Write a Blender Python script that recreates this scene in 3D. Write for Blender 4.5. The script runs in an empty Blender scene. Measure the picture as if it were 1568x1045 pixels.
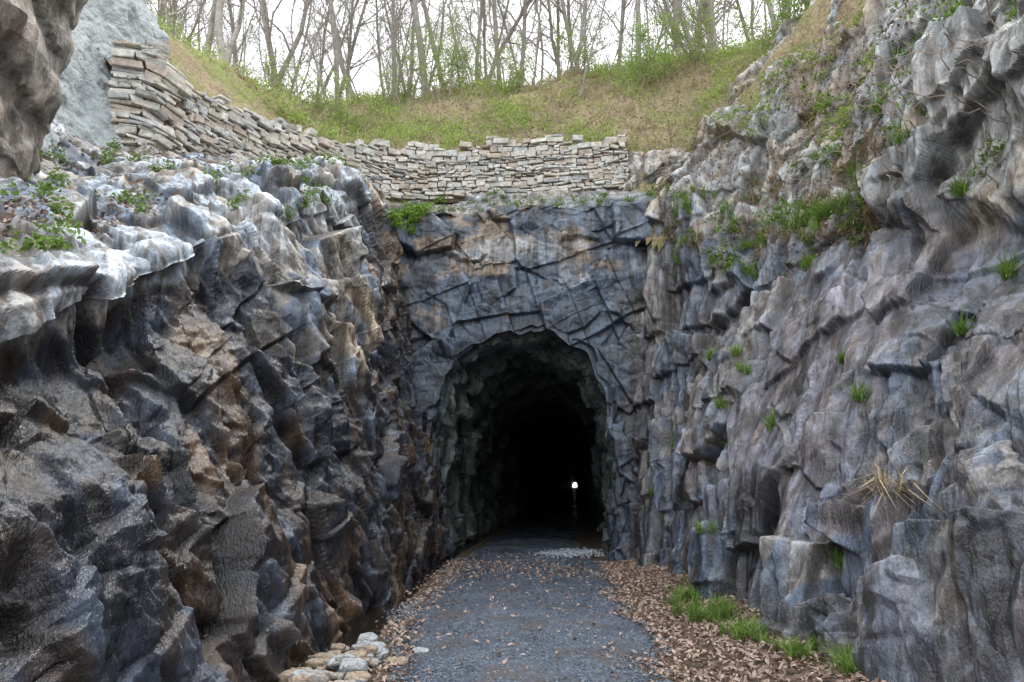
import bpy, math, random
import numpy as np
random.seed(7); rng=np.random.default_rng(7)
scene=bpy.context.scene
D=bpy.data
# ------------------------------------------------------------------ noise
def hsh(ix,iy,iz,seed):
    h=(ix.astype(np.int64)*374761393+iy.astype(np.int64)*668265263+iz.astype(np.int64)*2147483647+seed*1274126177)&0xFFFFFFFF
    h=((h^(h>>13))*1274126177)&0xFFFFFFFF
    h=((h^(h>>16))*2246822519)&0xFFFFFFFF
    return (h^(h>>15))&0xFFFFFFFF
def rnds(h,n):
    out=[]
    for k in range(n):
        out.append((h&0xFFFF)/65535.0)
        h=((h*1664525+1013904223)&0xFFFFFFFF); h=(h^(h>>11))&0xFFFFFFFF
    return out
def vnoise(P,seed):
    F=np.floor(P).astype(np.int64); f=P-F; f=f*f*(3-2*f); r=0
    for a in (0,1):
        wx=f[:,0] if a else 1-f[:,0]
        for b in (0,1):
            wy=f[:,1] if b else 1-f[:,1]
            for c in (0,1):
                wz=f[:,2] if c else 1-f[:,2]
                r=r+wx*wy*wz*((hsh(F[:,0]+a,F[:,1]+b,F[:,2]+c,seed)&0xFFFF)/65535.0)
    return r
def fbm(P,seed,o=4):
    s=0;a=.5;t=0
    for k in range(o):
        s=s+a*vnoise(P*(2.03**k)+k*7.3,seed+k); t+=a; a*=.5
    return s/t
def facet(Q,seed):
    """piecewise-linear noise on a simplex lattice: flat facets with sharp creases"""
    F=np.floor(Q).astype(np.int64); f=Q-F; o=np.argsort(-f,axis=1); fs=np.take_along_axis(f,o,1)
    I=np.arange(len(Q)); c=F.copy(); h=lambda c:(hsh(c[:,0],c[:,1],c[:,2],seed)&0xFFFF)/65535.0
    r=h(c)*(1-fs[:,0]); c[I,o[:,0]]+=1; r+=h(c)*(fs[:,0]-fs[:,1]); c[I,o[:,1]]+=1; r+=h(c)*(fs[:,1]-fs[:,2]); c[I,o[:,2]]+=1; r+=h(c)*fs[:,2]
    return r-.5
def worley(Q,seed):
    F=np.floor(Q).astype(np.int64); n=len(Q)
    d1=np.full(n,1e9); d2=np.full(n,1e9); H=np.zeros(n,np.int64); O=np.zeros((n,3)); H2=np.zeros(n,np.int64); O2=np.zeros((n,3))
    for a in (-1,0,1):
        for b in (-1,0,1):
            for c in (-1,0,1):
                h=hsh(F[:,0]+a,F[:,1]+b,F[:,2]+c,seed)
                r=rnds(h,3)
                off=Q-(F+np.array([a,b,c])+np.stack(r,1)*.96+.02)
                d=(off*off).sum(1)
                m=d<d1; m2=(~m)&(d<d2)
                H2=np.where(m,H,np.where(m2,h,H2)); O2[m]=O[m]; O2[m2]=off[m2]
                d2=np.where(m,d1,np.minimum(d2,d)); d1=np.where(m,d,d1)
                H=np.where(m,h,H); O[m]=off[m]
    f=lambda H:rnds((H*69069+1)&0xFFFFFFFF,5)
    return f(H),O,f(H2),O2,np.sqrt(d2)-np.sqrt(d1)
def lamina(P,axis,spacing,r,seed,ch):
    """offset per joint-bounded sheet; r = per-block randoms giving phase and a small tilt"""
    ax=np.array(axis)[None]+.4*(np.stack([r[1],r[2],r[3]],1)-.5); ax/=np.linalg.norm(ax,axis=1,keepdims=True)
    sp=spacing*(.7+.6*r[4]); u=(P*ax).sum(1)/sp+r[0]*37.0
    i=np.floor(u).astype(np.int64); fr=u-i; j=(r[0]*65535).astype(np.int64); z=np.zeros_like(i)
    h0=(hsh(i,j,z,seed)&0xFFFF)/65535.0; h1=(hsh(i+1,j,z,seed)&0xFFFF)/65535.0; c=ch/sp
    return h0+(h1-h0)*np.clip((fr-1+c)/c,0,1)-.5+ (h0-.5)*(fr-.5)*1.2*np.clip((1-fr)/c,0,1)
def rotx(a):
    c,s=math.cos(a),math.sin(a); return np.array([[1,0,0],[0,c,s],[0,-s,c]])
def roty(a):
    c,s=math.cos(a),math.sin(a); return np.array([[c,0,s],[0,1,0],[-s,0,c]])
# ------------------------------------------------------------------ mesh helpers
def make_mesh(name,V,Fq,mat,col=None,wet=None,smooth=False,parent=None):
    me=D.meshes.new(name); V=np.asarray(V,np.float32); Fq=np.asarray(Fq,np.int32)
    k=Fq.shape[1]
    me.vertices.add(len(V)); me.vertices.foreach_set('co',V.ravel())
    me.loops.add(Fq.size); me.loops.foreach_set('vertex_index',Fq.ravel())
    me.polygons.add(len(Fq)); me.polygons.foreach_set('loop_start',np.arange(0,Fq.size,k,dtype=np.int32))
    me.polygons.foreach_set('loop_total',np.full(len(Fq),k,np.int32))
    me.update(calc_edges=True)
    me.polygons.foreach_set('use_smooth',np.full(len(Fq),smooth))
    if col is not None:
        a=me.color_attributes.new('Col','FLOAT_COLOR','POINT')
        c=np.ones((len(V),4),np.float32); c[:,:3]=np.clip(col,0,1); a.data.foreach_set('color',c.ravel())
    if wet is not None:
        a=me.attributes.new('wet','FLOAT','POINT'); a.data.foreach_set('value',np.clip(wet,0,1).astype(np.float32))
    me.materials.append(mat)
    ob=D.objects.new(name,me); scene.collection.objects.link(ob)
    if parent: ob.parent=parent
    return ob
def quads(m,n):
    i=np.arange(m-1)[:,None]*n+np.arange(n-1)[None,:]
    return np.stack([i,i+1,i+n+1,i+n],-1).reshape(-1,4)
def box_smooth(A,k,axis):
    pad=[(0,0)]*A.ndim; pad[axis]=(k,k)
    B=np.pad(A,pad,mode='edge'); C=np.cumsum(B,axis=axis)
    n=A.shape[axis]; C=np.concatenate([np.zeros_like(np.take(C,[0],axis)),C],axis)
    return (np.take(C,np.arange(n)+2*k+1,axis)-np.take(C,np.arange(n),axis))/(2*k+1)
def gnormals(G,k=0):
    a=np.gradient(G,axis=0); b=np.gradient(G,axis=1)
    N=np.cross(a,b); N=N/(np.linalg.norm(N,axis=2,keepdims=True)+1e-9)
    if k:
        for _ in (0,1): N=box_smooth(box_smooth(N,k,0),k,1)
        N=N/(np.linalg.norm(N,axis=2,keepdims=True)+1e-9)
    return N
def soften(d,m,n,w=.45):
    A=d.reshape(m,n); return (A*(1-w)+box_smooth(box_smooth(A,1,0),1,1)*w).ravel()
# ------------------------------------------------------------------ materials
def newmat(name):
    m=D.materials.new(name); m.use_nodes=True; nt=m.node_tree; nt.nodes.clear()
    o=nt.nodes.new('ShaderNodeOutputMaterial'); b=nt.nodes.new('ShaderNodeBsdfPrincipled')
    nt.links.new(b.outputs[0],o.inputs[0]); return m,nt,b
def nd(nt,t,**kw):
    n=nt.nodes.new(t)
    for k,v in kw.items(): setattr(n,k,v)
    return n
def noise(nt,co,scale,detail=4,rough=.6):
    n=nd(nt,'ShaderNodeTexNoise'); n.inputs['Scale'].default_value=scale; n.inputs['Detail'].default_value=min(detail,5)
    n.inputs['Roughness'].default_value=rough; nt.links.new(co,n.inputs['Vector']); return n.outputs['Fac']
def ramp(nt,fac,stops):
    r=nd(nt,'ShaderNodeValToRGB'); e=r.color_ramp.elements
    while len(e)<len(stops): e.new(.5)
    for k,(p,c) in enumerate(stops): e[k].position=p; e[k].color=(*c,1) if len(c)==3 else c
    nt.links.new(fac,r.inputs[0]); return r.outputs[0]
def mixc(nt,a,b,fac,mode='MIX'):
    m=nd(nt,'ShaderNodeMix',data_type='RGBA',blend_type=mode)
    if isinstance(fac,(int,float)): m.inputs[0].default_value=fac
    else: nt.links.new(fac,m.inputs[0])
    for s,v in ((6,a),(7,b)):
        if isinstance(v,tuple): m.inputs[s].default_value=(*v,1)
        else: nt.links.new(v,m.inputs[s])
    return m.outputs[2]
def math_(nt,op,a,b):
    m=nd(nt,'ShaderNodeMath',operation=op)
    for s,v in ((0,a),(1,b)):
        if isinstance(v,(int,float)): m.inputs[s].default_value=v
        else: nt.links.new(v,m.inputs[s])
    return m.outputs[0]
def bump(nt,b,h,strength,dist,coat=False):
    n=nd(nt,'ShaderNodeBump'); n.inputs['Strength'].default_value=strength; n.inputs['Distance'].default_value=dist
    nt.links.new(h,n.inputs['Height']); nt.links.new(n.outputs[0],b.inputs['Normal'])
    if coat: nt.links.new(n.outputs[0],b.inputs['Coat Normal'])
def rock_material(name,bs=1.0,rdry=.62,rwet=.15,coat=.5,streak=True):
    m,nt,b=newmat(name)
    tc=nd(nt,'ShaderNodeTexCoord').outputs['Object']
    at=nd(nt,'ShaderNodeAttribute',attribute_name='Col'); w=nd(nt,'ShaderNodeAttribute',attribute_name='wet')
    mp=nd(nt,'ShaderNodeMapping'); mp.inputs['Scale'].default_value=(1.3,1.3,.6); mp.inputs['Rotation'].default_value=(.35,.25,0); nt.links.new(tc,mp.inputs['Vector'])
    n2=noise(nt,mp.outputs[0],11,5,.8)
    c2=ramp(nt,n2,[(.3,(.48,.48,.5)),(.5,(1,1,1)),(.7,(1.5,1.48,1.44))])
    c=mixc(nt,at.outputs['Color'],c2,1.0,'MULTIPLY')
    if streak:
        mp2=nd(nt,'ShaderNodeMapping'); mp2.inputs['Scale'].default_value=(1,1,.07); nt.links.new(tc,mp2.inputs['Vector'])
        c=mixc(nt,c,ramp(nt,noise(nt,mp2.outputs[0],5,3,.65),[(.42,(.48,.43,.39)),(.52,(1,1,1)),(.66,(1.15,1.15,1.15))]),1.0,'MULTIPLY')
    nt.links.new(c,b.inputs['Base Color'])
    mr=nd(nt,'ShaderNodeMapRange'); nt.links.new(w.outputs['Fac'],mr.inputs[0]); mr.inputs[3].default_value=rdry; mr.inputs[4].default_value=rwet
    rr=math_(nt,'ADD',mr.outputs[0],math_(nt,'MULTIPLY',math_(nt,'SUBTRACT',n2,.5),.3))
    nt.links.new(rr,b.inputs['Roughness'])
    if coat:
        nt.links.new(math_(nt,'MULTIPLY',w.outputs['Fac'],coat),b.inputs['Coat Weight']); b.inputs['Coat Roughness'].default_value=.17
    bump(nt,b,noise(nt,mp.outputs[0],30,3,.7),.8*bs,.03,bool(coat))
    return m
M_rock=rock_material('layered_rock')
M_stone=rock_material('loose_stone',.3,.85,.85,0,False)
def leaf_material(name,tr=.35):
    m,nt,b=newmat(name)
    at=nd(nt,'ShaderNodeAttribute',attribute_name='Col')
    nt.links.new(at.outputs['Color'],b.inputs['Base Color']); b.inputs['Roughness'].default_value=.6
    if tr>0:
        t=nd(nt,'ShaderNodeBsdfTranslucent'); nt.links.new(at.outputs['Color'],t.inputs['Color'])
        mx=nd(nt,'ShaderNodeMixShader'); mx.inputs[0].default_value=tr
        nt.links.new(b.outputs[0],mx.inputs[1]); nt.links.new(t.outputs[0],mx.inputs[2])
        nt.links.new(mx.outputs[0],nt.nodes['Material Output'].inputs[0])
    return m
M_leaf=leaf_material('green_leaf',.4); M_dead=leaf_material('dead_leaf',0)
M_bark,nt,b=newmat('bark'); b.inputs['Roughness'].default_value=.9; tc=nd(nt,'ShaderNodeTexCoord').outputs['Object']
nt.links.new(ramp(nt,noise(nt,tc,4,3,.7),[(.3,(.16,.145,.13)),(.7,(.38,.35,.32))]),b.inputs['Base Color'])
M_twig,nt,b=newmat('dry_stem'); b.inputs['Base Color'].default_value=(.26,.20,.16,1); b.inputs['Roughness'].default_value=.9
# ------------------------------------------------------------------ rock sheets
def ss(x,a,b):
    t=np.clip((x-a)/(b-a),0,1); return t*t*(3-2*t)
def disp(P,R,lv,lam,seed,rough=.015,warp=.15,wid=.036):
    """lv: list of (scale xyz, step, tilt, facet amplitude); lam: (axis,spacing,amp)"""
    W=np.stack([fbm(P*.6,seed+50,3),fbm(P*.6+31,seed+60,3),fbm(P*.6+67,seed+70,3)],1)-.5
    W2=np.stack([vnoise(P*5,seed+51),vnoise(P*5+9,seed+52),vnoise(P*5+5,seed+53)],1)-.5
    d=np.zeros(len(P)); tint=[]; ed=np.ones(len(P))
    for k,(sc,amp,tilt,fa) in enumerate(lv):
        sc=np.array(sc); rot=R@rotx(.15*k)
        Pw=(P+W*warp*min(1.2,max(sc))+W2*.02)@rot.T; Q=Pw/sc
        if amp or tilt:
            r,O,q,O2,e=worley(Q,seed+k*11)
            v1=amp*(r[0]-.5)+tilt*((np.stack([r[1],r[2],r[3]],1)-.5)*2*O).sum(1)
            v2=amp*(q[0]-.5)+tilt*((np.stack([q[1],q[2],q[3]],1)-.5)*2*O2).sum(1)
            w_=min(.5,wid/min(sc)); f=.5*(1-np.clip(e/w_,0,1))
            if k==0:
                Pl=P+W2*.02+W*.1
                for a,(ax,sp,la) in enumerate(lam):
                    v1=v1+la*lamina(Pl,ax,sp,r,seed+200+a,wid*1.1); v2=v2+la*lamina(Pl,ax,sp,q,seed+200+a,wid*1.1)
                ed=.55+.45*ss(e,0,.04)
            d+=v1*(1-f)+v2*f
            tint.append(((r[0]*(1-f)+q[0]*f),(r[4]*(1-f)+q[4]*f),r[3]))
        if fa: d+=fa*facet((Q@rotx(.3+k)@roty(.5*k+.3))*.8+13,seed+k*7+3)+.6*fa*facet((Q@rotx(1.1).T)*1.5+3,seed+k*7+5)
    d+=rough*(fbm(P*2.2,seed+90,5)-.5)*2
    return d,tint,ed
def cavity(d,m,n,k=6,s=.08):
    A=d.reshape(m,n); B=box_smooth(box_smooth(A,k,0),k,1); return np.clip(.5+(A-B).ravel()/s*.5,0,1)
def mott(P,seed): return (.55+.9*np.clip((fbm(P*2.6,seed,5)-.5)*2.2+.5,0,1))[:,None]
def net(stations,Ys,rows):
    sy=np.array([s[0] for s in stations],float); A=np.array([s[1] for s in stations],float)
    R=A.shape[1]; G=np.zeros((len(Ys),len(rows),3))
    T=np.zeros((len(Ys),R,2))
    for k in range(R):
        for c in (0,1): T[:,k,c]=np.interp(Ys,sy,A[:,k,c])
    k0=np.clip(np.floor(rows).astype(int),0,R-2); f=(rows-k0)[None,:]
    for c,o in ((0,0),(1,2)): G[:,:,o]=T[:,k0,c]*(1-f)+T[:,k0+1,c]*f
    G[:,:,1]=Ys[:,None]
    for kk in (1,2):
        G=box_smooth(G,7,0); G=box_smooth(G,6,1)
    return G
def rowsamp(counts):
    out=[]
    for k,c in enumerate(counts): out.append(k+np.arange(c)/c)
    return np.concatenate(out+[np.array([len(counts)-1e-6])])
def lerp(a,b,t): 
    t=np.asarray(t)[:,None]; return np.asarray(a)*(1-t)+np.asarray(b)*t
Ysamp=np.concatenate([np.linspace(-3,3.3,40)[:-1],3.3*(22/3.3)**np.linspace(0,1,900)]); NY=len(Ysamp)
# LEFT
LS=[(-3,[(-3.6,-.5),(-3.6,.8),(-3.8,1.6),(-4.0,2.2),(-4.2,2.8),(-5.2,3.3),(-6.5,4.5),(-8.5,7),(-12.9,10)]),
(4,[(-3.4,-.5),(-3.4,.8),(-3.7,1.6),(-4.4,2.3),(-4.4,3.0),(-5.4,3.6),(-6.8,4.5),(-9,6.5),(-12.9,11)]),
(7,[(-3.3,-.5),(-3.6,1.2),(-4.2,2.5),(-5.2,3.4),(-4.9,4.4),(-5.9,4.9),(-7.2,5.5),(-9,6.8),(-12.9,12.0)]),
(9.5,[(-3.35,-.5),(-3.7,1.6),(-4.3,3.2),(-5.1,4.8),(-5.15,6.0),(-6.4,6.5),(-8.2,7.0),(-9.8,8.0),(-12.9,13)]),
(12.3,[(-3.5,-.5),(-3.8,2),(-4.3,4),(-5.1,6),(-5.4,7.6),(-7,8.3),(-9.0,8.8),(-10.2,9.3),(-12.9,14.0)]),
(15,[(-3.7,-.5),(-4,2.5),(-4.5,5),(-5.2,7.6),(-5.6,9.1),(-6.9,9.6),(-8.7,10.0),(-10.,10.2),(-12.9,12)]),
(17.6,[(-3.9,-.5),(-4.1,3),(-4.6,6),(-5.3,8.8),(-5.7,10.4),(-6.6,10.7),(-7.7,10.9),(-8.7,11.0),(-10.5,11.1)]),
(22,[(-4.2,-.5),(-4.4,3),(-4.9,6),(-5.5,9),(-5.9,10.7),(-6.2,11.0),(-6.6,11.3),(-7.1,11.4),(-8.5,11.5)])]
LR=[95,125,125,110,80,75,60,55]; LO=np.cumsum([0]+LR)
G=net(LS,Ysamp,rowsamp(LR))
N=gnormals(G,22)
if N[400,100,0]<0: N=-N
m,n=G.shape[:2]; P=G.reshape(-1,3); Nf=N.reshape(-1,3)
R=rotx(math.radians(26))@roty(math.radians(-15))
d,tint,ed=disp(P,R,[((1.5,1.9,2.9),.32,.22,.46),((.55,.6,1.4),.14,.09,.25),((.24,.24,.5),.045,.03,.10),((.11,.11,.22),0,0,.04)],[((.35,.85,.35),.55,.28),((.3,-.45,.85),.95,.24),((.35,.8,.45),.2,.06)],101)
d=soften(d,m,n)
damp=ss(P[:,1],-3,3)*.5+.5
Ptop=P[:,2]-np.interp(P[:,1],[-3,4.9,6.9,12.3,17.6,22],[2.8,3.3,4.5,7.6,10.4,10.9])
soft=(1-.5*ss(Ptop,.3,1.4))*(1-.4*np.exp(-(Ptop/.7)**2)*(1-ss(P[:,1],8.5,11)))
V=P+Nf*((d-.10*ss(Ptop,.3,1.2))*damp*soft)[:,None]
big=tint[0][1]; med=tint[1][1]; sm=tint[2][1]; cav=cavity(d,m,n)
n_l=fbm(P*.35,11,3); n_m=fbm(P*1.1,12,4); st=fbm(P*np.array([2.2,2.2,.25]),13,4)
low=ss(-Ptop,.1,1.3)*(1-.8*ss(P[:,1],8.5,11)*ss(P[:,2],2.4,5.0)*(1-ss(P[:,1],14.5,16.5)))
dry=lerp((.25,.265,.29),(.39,.355,.30),np.clip(big*.8+n_m-.45,0,1)); dry=lerp(dry,(.15,.20,.28),(ss(med,.55,.65)*.85))
dry=lerp(dry,(.50,.56,.63),ss(n_m+.12*ss(Ptop,-1,.2)+.12*(sm-.5),.52,.63)*.85*ss(Ptop,-1.4,-.2))
tan=np.maximum(ss(med,.2,.24)*(1-ss(med,.36,.4))*ss(n_l,.40,.5),.8*ss(st,.5,.6)*ss(P[:,1],9,12)*ss(-Ptop,.5,2)); dry=lerp(dry,(.42,.32,.20),tan*.6)
wetc=lerp((.016,.018,.027),(.045,.055,.08),np.clip(med,0,1)); wetc=lerp(wetc,(.09,.115,.16),ss(sm,.62,.72)*.5)
wetc=lerp(wetc,(.045,.027,.016),ss(st,.45,.57)*.75)
wetc=lerp(wetc,(.15,.09,.042),ss(fbm(P*np.array([1.2,1.2,.3])+9,15,4),.59,.68)*.6)
w=np.clip(low*1.3+(n_m-.5)*1.2+(st-.5)*1.2*low,0,1)
col=lerp(dry,wetc,ss(w,.35,.6)); col=lerp(col,(.26,.16,.09),ss(st,.6,.7)*.3)
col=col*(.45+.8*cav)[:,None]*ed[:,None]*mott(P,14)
soil=ss(Ptop,.7,1.5)*ss(n_m+.15*ss(-P[:,1],-9,-5),.47,.57); col=lerp(col,(.14,.095,.065),soil*.9)
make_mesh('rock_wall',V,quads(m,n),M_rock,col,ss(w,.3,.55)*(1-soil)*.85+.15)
GL=V.reshape(m,n,3)
# RIGHT
RS=[(-3,[(4.8,-.5),(5.2,1),(5.6,2.6),(6.2,4.2),(6.3,5),(6.8,7),(7.4,9),(8.8,11.5),(11,12)]),
(6,[(3.2,-.5),(3.65,1),(4.4,2.5),(5.25,4.0),(5.0,4.7),(5.5,6.6),(6.6,8.8),(8.8,12),(11,13)]),
(8.5,[(2.65,-.5),(3.15,1.8),(4.1,3.5),(5.4,5.0),(5.0,5.5),(5.4,7.5),(6.5,9.6),(8.8,12.8),(11,13.5)]),
(11,[(2.35,-.5),(2.8,2),(3.75,4.2),(4.95,6.1),(4.75,6.6),(5.2,8.7),(6.6,11.2),(8.9,15),(11,15.3)]),
(13.5,[(2.15,-.5),(2.5,2),(3.35,4.3),(4.4,6.1),(5.0,7.0),(5.8,9.2),(7,12),(9,16),(11,16)]),
(16.5,[(1.8,-.5),(2.1,2),(2.8,4.5),(3.7,7.3),(4.4,8.6),(5.5,10.6),(6.9,13.2),(9,17),(11,17)]),
(19.5,[(1.15,-.5),(1.3,2),(1.75,5),(2.4,9),(3.0,10.8),(4.2,12.3),(5.7,14.2),(8.6,17.6),(11,18)]),
(22,[(1.0,-.5),(1.2,2),(1.5,5),(1.9,9),(2.4,11.2),(3.6,12.8),(5.2,14.6),(8,18),(11,19)])]
RR=[105,125,120,55,100,95,85,30]; RO=np.cumsum([0]+RR)
G=net(RS,Ysamp,rowsamp(RR)); N=gnormals(G,22)
if N[400,100,0]>0: N=-N
m,n=G.shape[:2]; P=G.reshape(-1,3); Nf=N.reshape(-1,3)
R=roty(math.radians(18))@rotx(math.radians(-10))
d,tint,ed=disp(P,R,[((1.6,1.7,3.2),.36,.24,.36),((.6,.55,1.5),.13,.08,.20),((.25,.23,.55),.035,.025,.07),((.11,.11,.22),0,0,.028)],[((-.3,.9,-.25),.6,.28),((.35,.25,.85),1.3,.28),((-.3,.92,-.2),.22,.055)],301)
d=soften(d,m,n)
fx_=ss(P[:,1],8.5,9.5)*(1-ss(P[:,1],12.3,13.2))*ss(P[:,2],1.2,2.2)*(1-ss(P[:,2],5.0,5.6))
d=d*(1-.45*fx_)
V=P+Nf*d[:,None]
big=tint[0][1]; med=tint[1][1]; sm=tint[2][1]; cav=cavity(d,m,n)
n_l=fbm(P*.35,21,3); n_m=fbm(P*1.1,22,4); st=fbm(P*np.array([2.6,2.6,.22]),23,4)
rel=P[:,2]-np.interp(P[:,1],[-3,6,8.5,11,13.5,16.5,19.5,22],[4.3,4.2,5.1,6.2,6.5,8,9.9,10.2])
blue=lerp((.115,.137,.18),(.205,.21,.24),np.clip(big,0,1)); blue=lerp(blue,(.085,.12,.18),ss(med,.58,.65)*.8); blue=lerp(blue,(.29,.25,.21),(1-ss(med,.18,.25))*.55); blue=lerp(blue,(.33,.35,.39),ss(sm,.75,.8)*.4); blue=lerp(blue,(.20,.18,.21),fx_*.6)
up=lerp((.36,.34,.31),(.22,.245,.265),np.clip(big*.7+med*.5-.1,0,1)); up=lerp(up,(.42,.33,.22),ss(n_m,.54,.64)*.6)
col=lerp(blue,up,ss(rel+(n_m-.5)*2,-.3,.8))
col=lerp(col,(.15,.10,.08),ss(st,.55,.64)*.55*(1-ss(rel,0,1))); col=lerp(col,(.035,.033,.04),ss(fbm(P*np.array([3,3,.2])+5,26,4),.55,.62)*.75*(1-ss(rel,0,1)))
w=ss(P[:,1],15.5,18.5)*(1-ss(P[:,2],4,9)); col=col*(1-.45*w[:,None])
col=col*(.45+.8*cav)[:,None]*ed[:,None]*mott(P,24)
slope=ss(rel,1.5,3.5)*ss(P[:,1],13,16); col=lerp(col,(.25,.19,.135),slope*ss(n_m,.38,.5)*.9)
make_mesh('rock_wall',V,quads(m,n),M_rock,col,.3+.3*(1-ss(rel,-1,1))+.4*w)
GR=V.reshape(m,n,3)
# HEADWALL + TUNNEL
inn=np.array([(-4.22,-.5),(-4.28,1.5),(-4.25,3),(-4.08,4.2),(-3.75,5.3),(-3.15,5.98),(-2.3,6.3),(-1.2,6.33),(-.35,6.1),(.4,5.55),(.88,4.3),(1.05,2.8),(1.05,1),(1.0,-.5)])
out=np.array([(-6.4,-.5),(-6.4,1.5),(-6.4,3.5),(-6.4,6),(-6.4,9.5),(-6.4,13.2),(-4,13.2),(-1.5,13.2),(.8,13.2),(3.6,13.2),(3.6,9),(3.6,5),(3.6,2),(3.6,-.5)])
nI=680; ts=np.linspace(0,13,nI); inn_s=np.stack([np.interp(ts,np.arange(14),inn[:,c]) for c in (0,1)],1); out_s=np.stack([np.interp(ts,np.arange(14),out[:,c]) for c in (0,1)],1)
inn_s=box_smooth(inn_s,16,0)
jag=(facet(np.stack([ts*1.1,ts*0+.3,ts*0],1),911)*.3+facet(np.stack([ts*3.3,ts*0+.3,ts*0],1),912)*.2); cen_=np.array([-1.6,2.5]); inn_s=inn_s+(inn_s-cen_)*(jag*.3)[:,None]
nt_=260; TL=860; tubeY=(19+TL*np.linspace(1,0,nt_)**3.5)
tube=np.zeros((nt_,nI,3)); tube[:,:,0]=inn_s[None,:,0]; tube[:,:,2]=inn_s[None,:,1]; tube[:,:,1]=tubeY[:,None]+.07*np.clip(inn_s[None,:,1],0,20)
nh=380; t=np.linspace(0,1,nh)[1:]
hw=inn_s[None]*(1-t[:,None,None])+out_s[None]*t[:,None,None]
s=hw[:,:,1]; hY=np.where(s<10.5,19+.07*np.clip(s,0,20),19.735+(s-10.5)*.75); hZ=np.where(s<10.5,s,10.5+(s-10.5)*.62)
hd=np.stack([hw[:,:,0],hY,hZ],-1)
G=np.concatenate([tube,hd],0); sm_=box_smooth(G,2,0); G=np.concatenate([G[:nt_-5],sm_[nt_-5:]],0)
N=gnormals(G,2)
if N[-100,280,1]>0: N=-N
m,n=G.shape[:2]; P=G.reshape(-1,3); Nf=N.reshape(-1,3); row=np.repeat(np.arange(m),n); isT=(row<nt_)
d,tint,ed=disp(P,roty(math.radians(-22))@rotx(.35),[((2.4,1.6,2.0),.36,.22,.38),((1.0,.9,.85),.16,.09,.20),((.36,.3,.3),.03,.02,.06),((.12,.12,.1),0,0,.025)],[((.9,.1,.45),1.1,.18),((-.25,.2,.93),.95,.24)],507,warp=.3)
d=soften(d,m,n)
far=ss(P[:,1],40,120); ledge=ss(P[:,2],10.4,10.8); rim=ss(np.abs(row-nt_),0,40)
V=P+Nf*(d*(1-.6*far)*(1-.4*ledge)*(.5+.5*rim)-.12*ledge-.10*isT)[:,None]
big=tint[0][1]; med=tint[1][1]; sm=tint[2][1]; n_m=fbm(P*1.0,32,4); st=fbm(P*np.array([2.2,2.2,.25]),33,4); cav=cavity(d,m,n,5)
col=lerp((.058,.082,.122),(.13,.165,.22),np.clip(big*.6+med*.5,0,1)); col=lerp(col,(.045,.055,.075),ss(med,.6,.65)*.7)
col=lerp(col,(.35,.25,.15),ss(fbm(P*np.array([.9,.9,1.3])+4,35,4)+.06*(med-.5),.53,.60)*.6*ss(P[:,2],5.8,7.5)); col=lerp(col,(.36,.40,.44),ss(n_m+.1*(med-.5),.58,.66)*.5*ss(P[:,2],6,8))
col=lerp(col,(.36,.36,.34),ss(P[:,2],10.5,11.0)*.6)
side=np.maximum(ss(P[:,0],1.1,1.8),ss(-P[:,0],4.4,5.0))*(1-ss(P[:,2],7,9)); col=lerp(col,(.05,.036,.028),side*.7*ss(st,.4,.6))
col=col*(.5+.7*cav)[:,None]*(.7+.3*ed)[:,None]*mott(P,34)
col=lerp(col,np.array((.30,.36,.35))*(.4+.8*cav)[:,None]*mott(P,36),isT*ss(P[:,1],19.4,20.2)*.9)
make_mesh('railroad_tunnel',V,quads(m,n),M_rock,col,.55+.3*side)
GH=V.reshape(m,n,3)
# ------------------------------------------------------------------ hill (RBF)
C=np.array([(-10.3,14.5,11.3),(-8.8,17.7,12.3),(-6.7,20.7,13.0),(-4.9,21.7,13.1),(1.6,21.7,13.0),(-1.5,21.7,13.1),(-5,25,16.8),(0,25,17),(4,24.5,16.8),(-9,24,15.6),
(-13,28,19.2),(-5.5,30,21.4),(0,30,21.3),(3.8,28,20.5),(8.2,24,18.8),(9,19.5,17.7),(9,16.5,17),(9,13.5,16),(9,11,15),(8.9,8.5,12.8),(8.8,3,12),(9,-3,11.7),(5.7,20.8,14.6),(4.2,21,13.2),(3.0,21,12.3),(4.4,19.8,12.4),
(-12.2,16,14.9),(-12.9,20,16.9),(-12.6,12,13.6),(-12.5,8,12.2),(-12.5,3,11),(-12.5,-3,10),(-30,28,25),(-30,0,19),(30,20,26),(30,0,22),(0,50,24),(-30,60,27),(30,60,27),(0,110,25),(-60,110,26),(60,110,26),(60,0,28),(-60,0,25),(0,36,22.6)],float)
def ker(A,B): return np.sqrt(((A[:,None]-B[None])**2).sum(-1))
K=ker(C[:,:2],C[:,:2]); nC=len(C); A=np.zeros((nC+1,nC+1)); A[:nC,:nC]=K; A[:nC,nC]=1; A[nC,:nC]=1
sol=np.linalg.solve(A,np.append(C[:,2],0))
poly=[(-12.3,-70),(-12.3,12),(-10.7,14.0),(-9.2,17.5),(-7.1,20.5),(-5.1,21.45),(1.9,21.4),(2.9,20.7),(4.6,19.4),(6.8,18),(8.6,15.5),(8.6,-70)]
def inpoly(x,y):
    r=np.zeros(x.shape,bool); k=len(poly)
    for i in range(k):
        x1,y1=poly[i]; x2,y2=poly[(i+1)%k]
        if y1==y2: continue
        c=((y1>y)!=(y2>y))&(x<(x2-x1)*(y-y1)/(y2-y1)+x1); r^=c
    return r
def pdist(x,y):
    D_=np.full(x.shape,1e9); k=len(poly)
    for i in range(k):
        a=np.array(poly[i],float); b_=np.array(poly[(i+1)%k],float); e=b_-a; L2=(e*e).sum()
        t=np.clip(((x-a[0])*e[0]+(y-a[1])*e[1])/L2,0,1); D_=np.minimum(D_,np.hypot(x-a[0]-t*e[0],y-a[1]-t*e[1]))
    return D_
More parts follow.
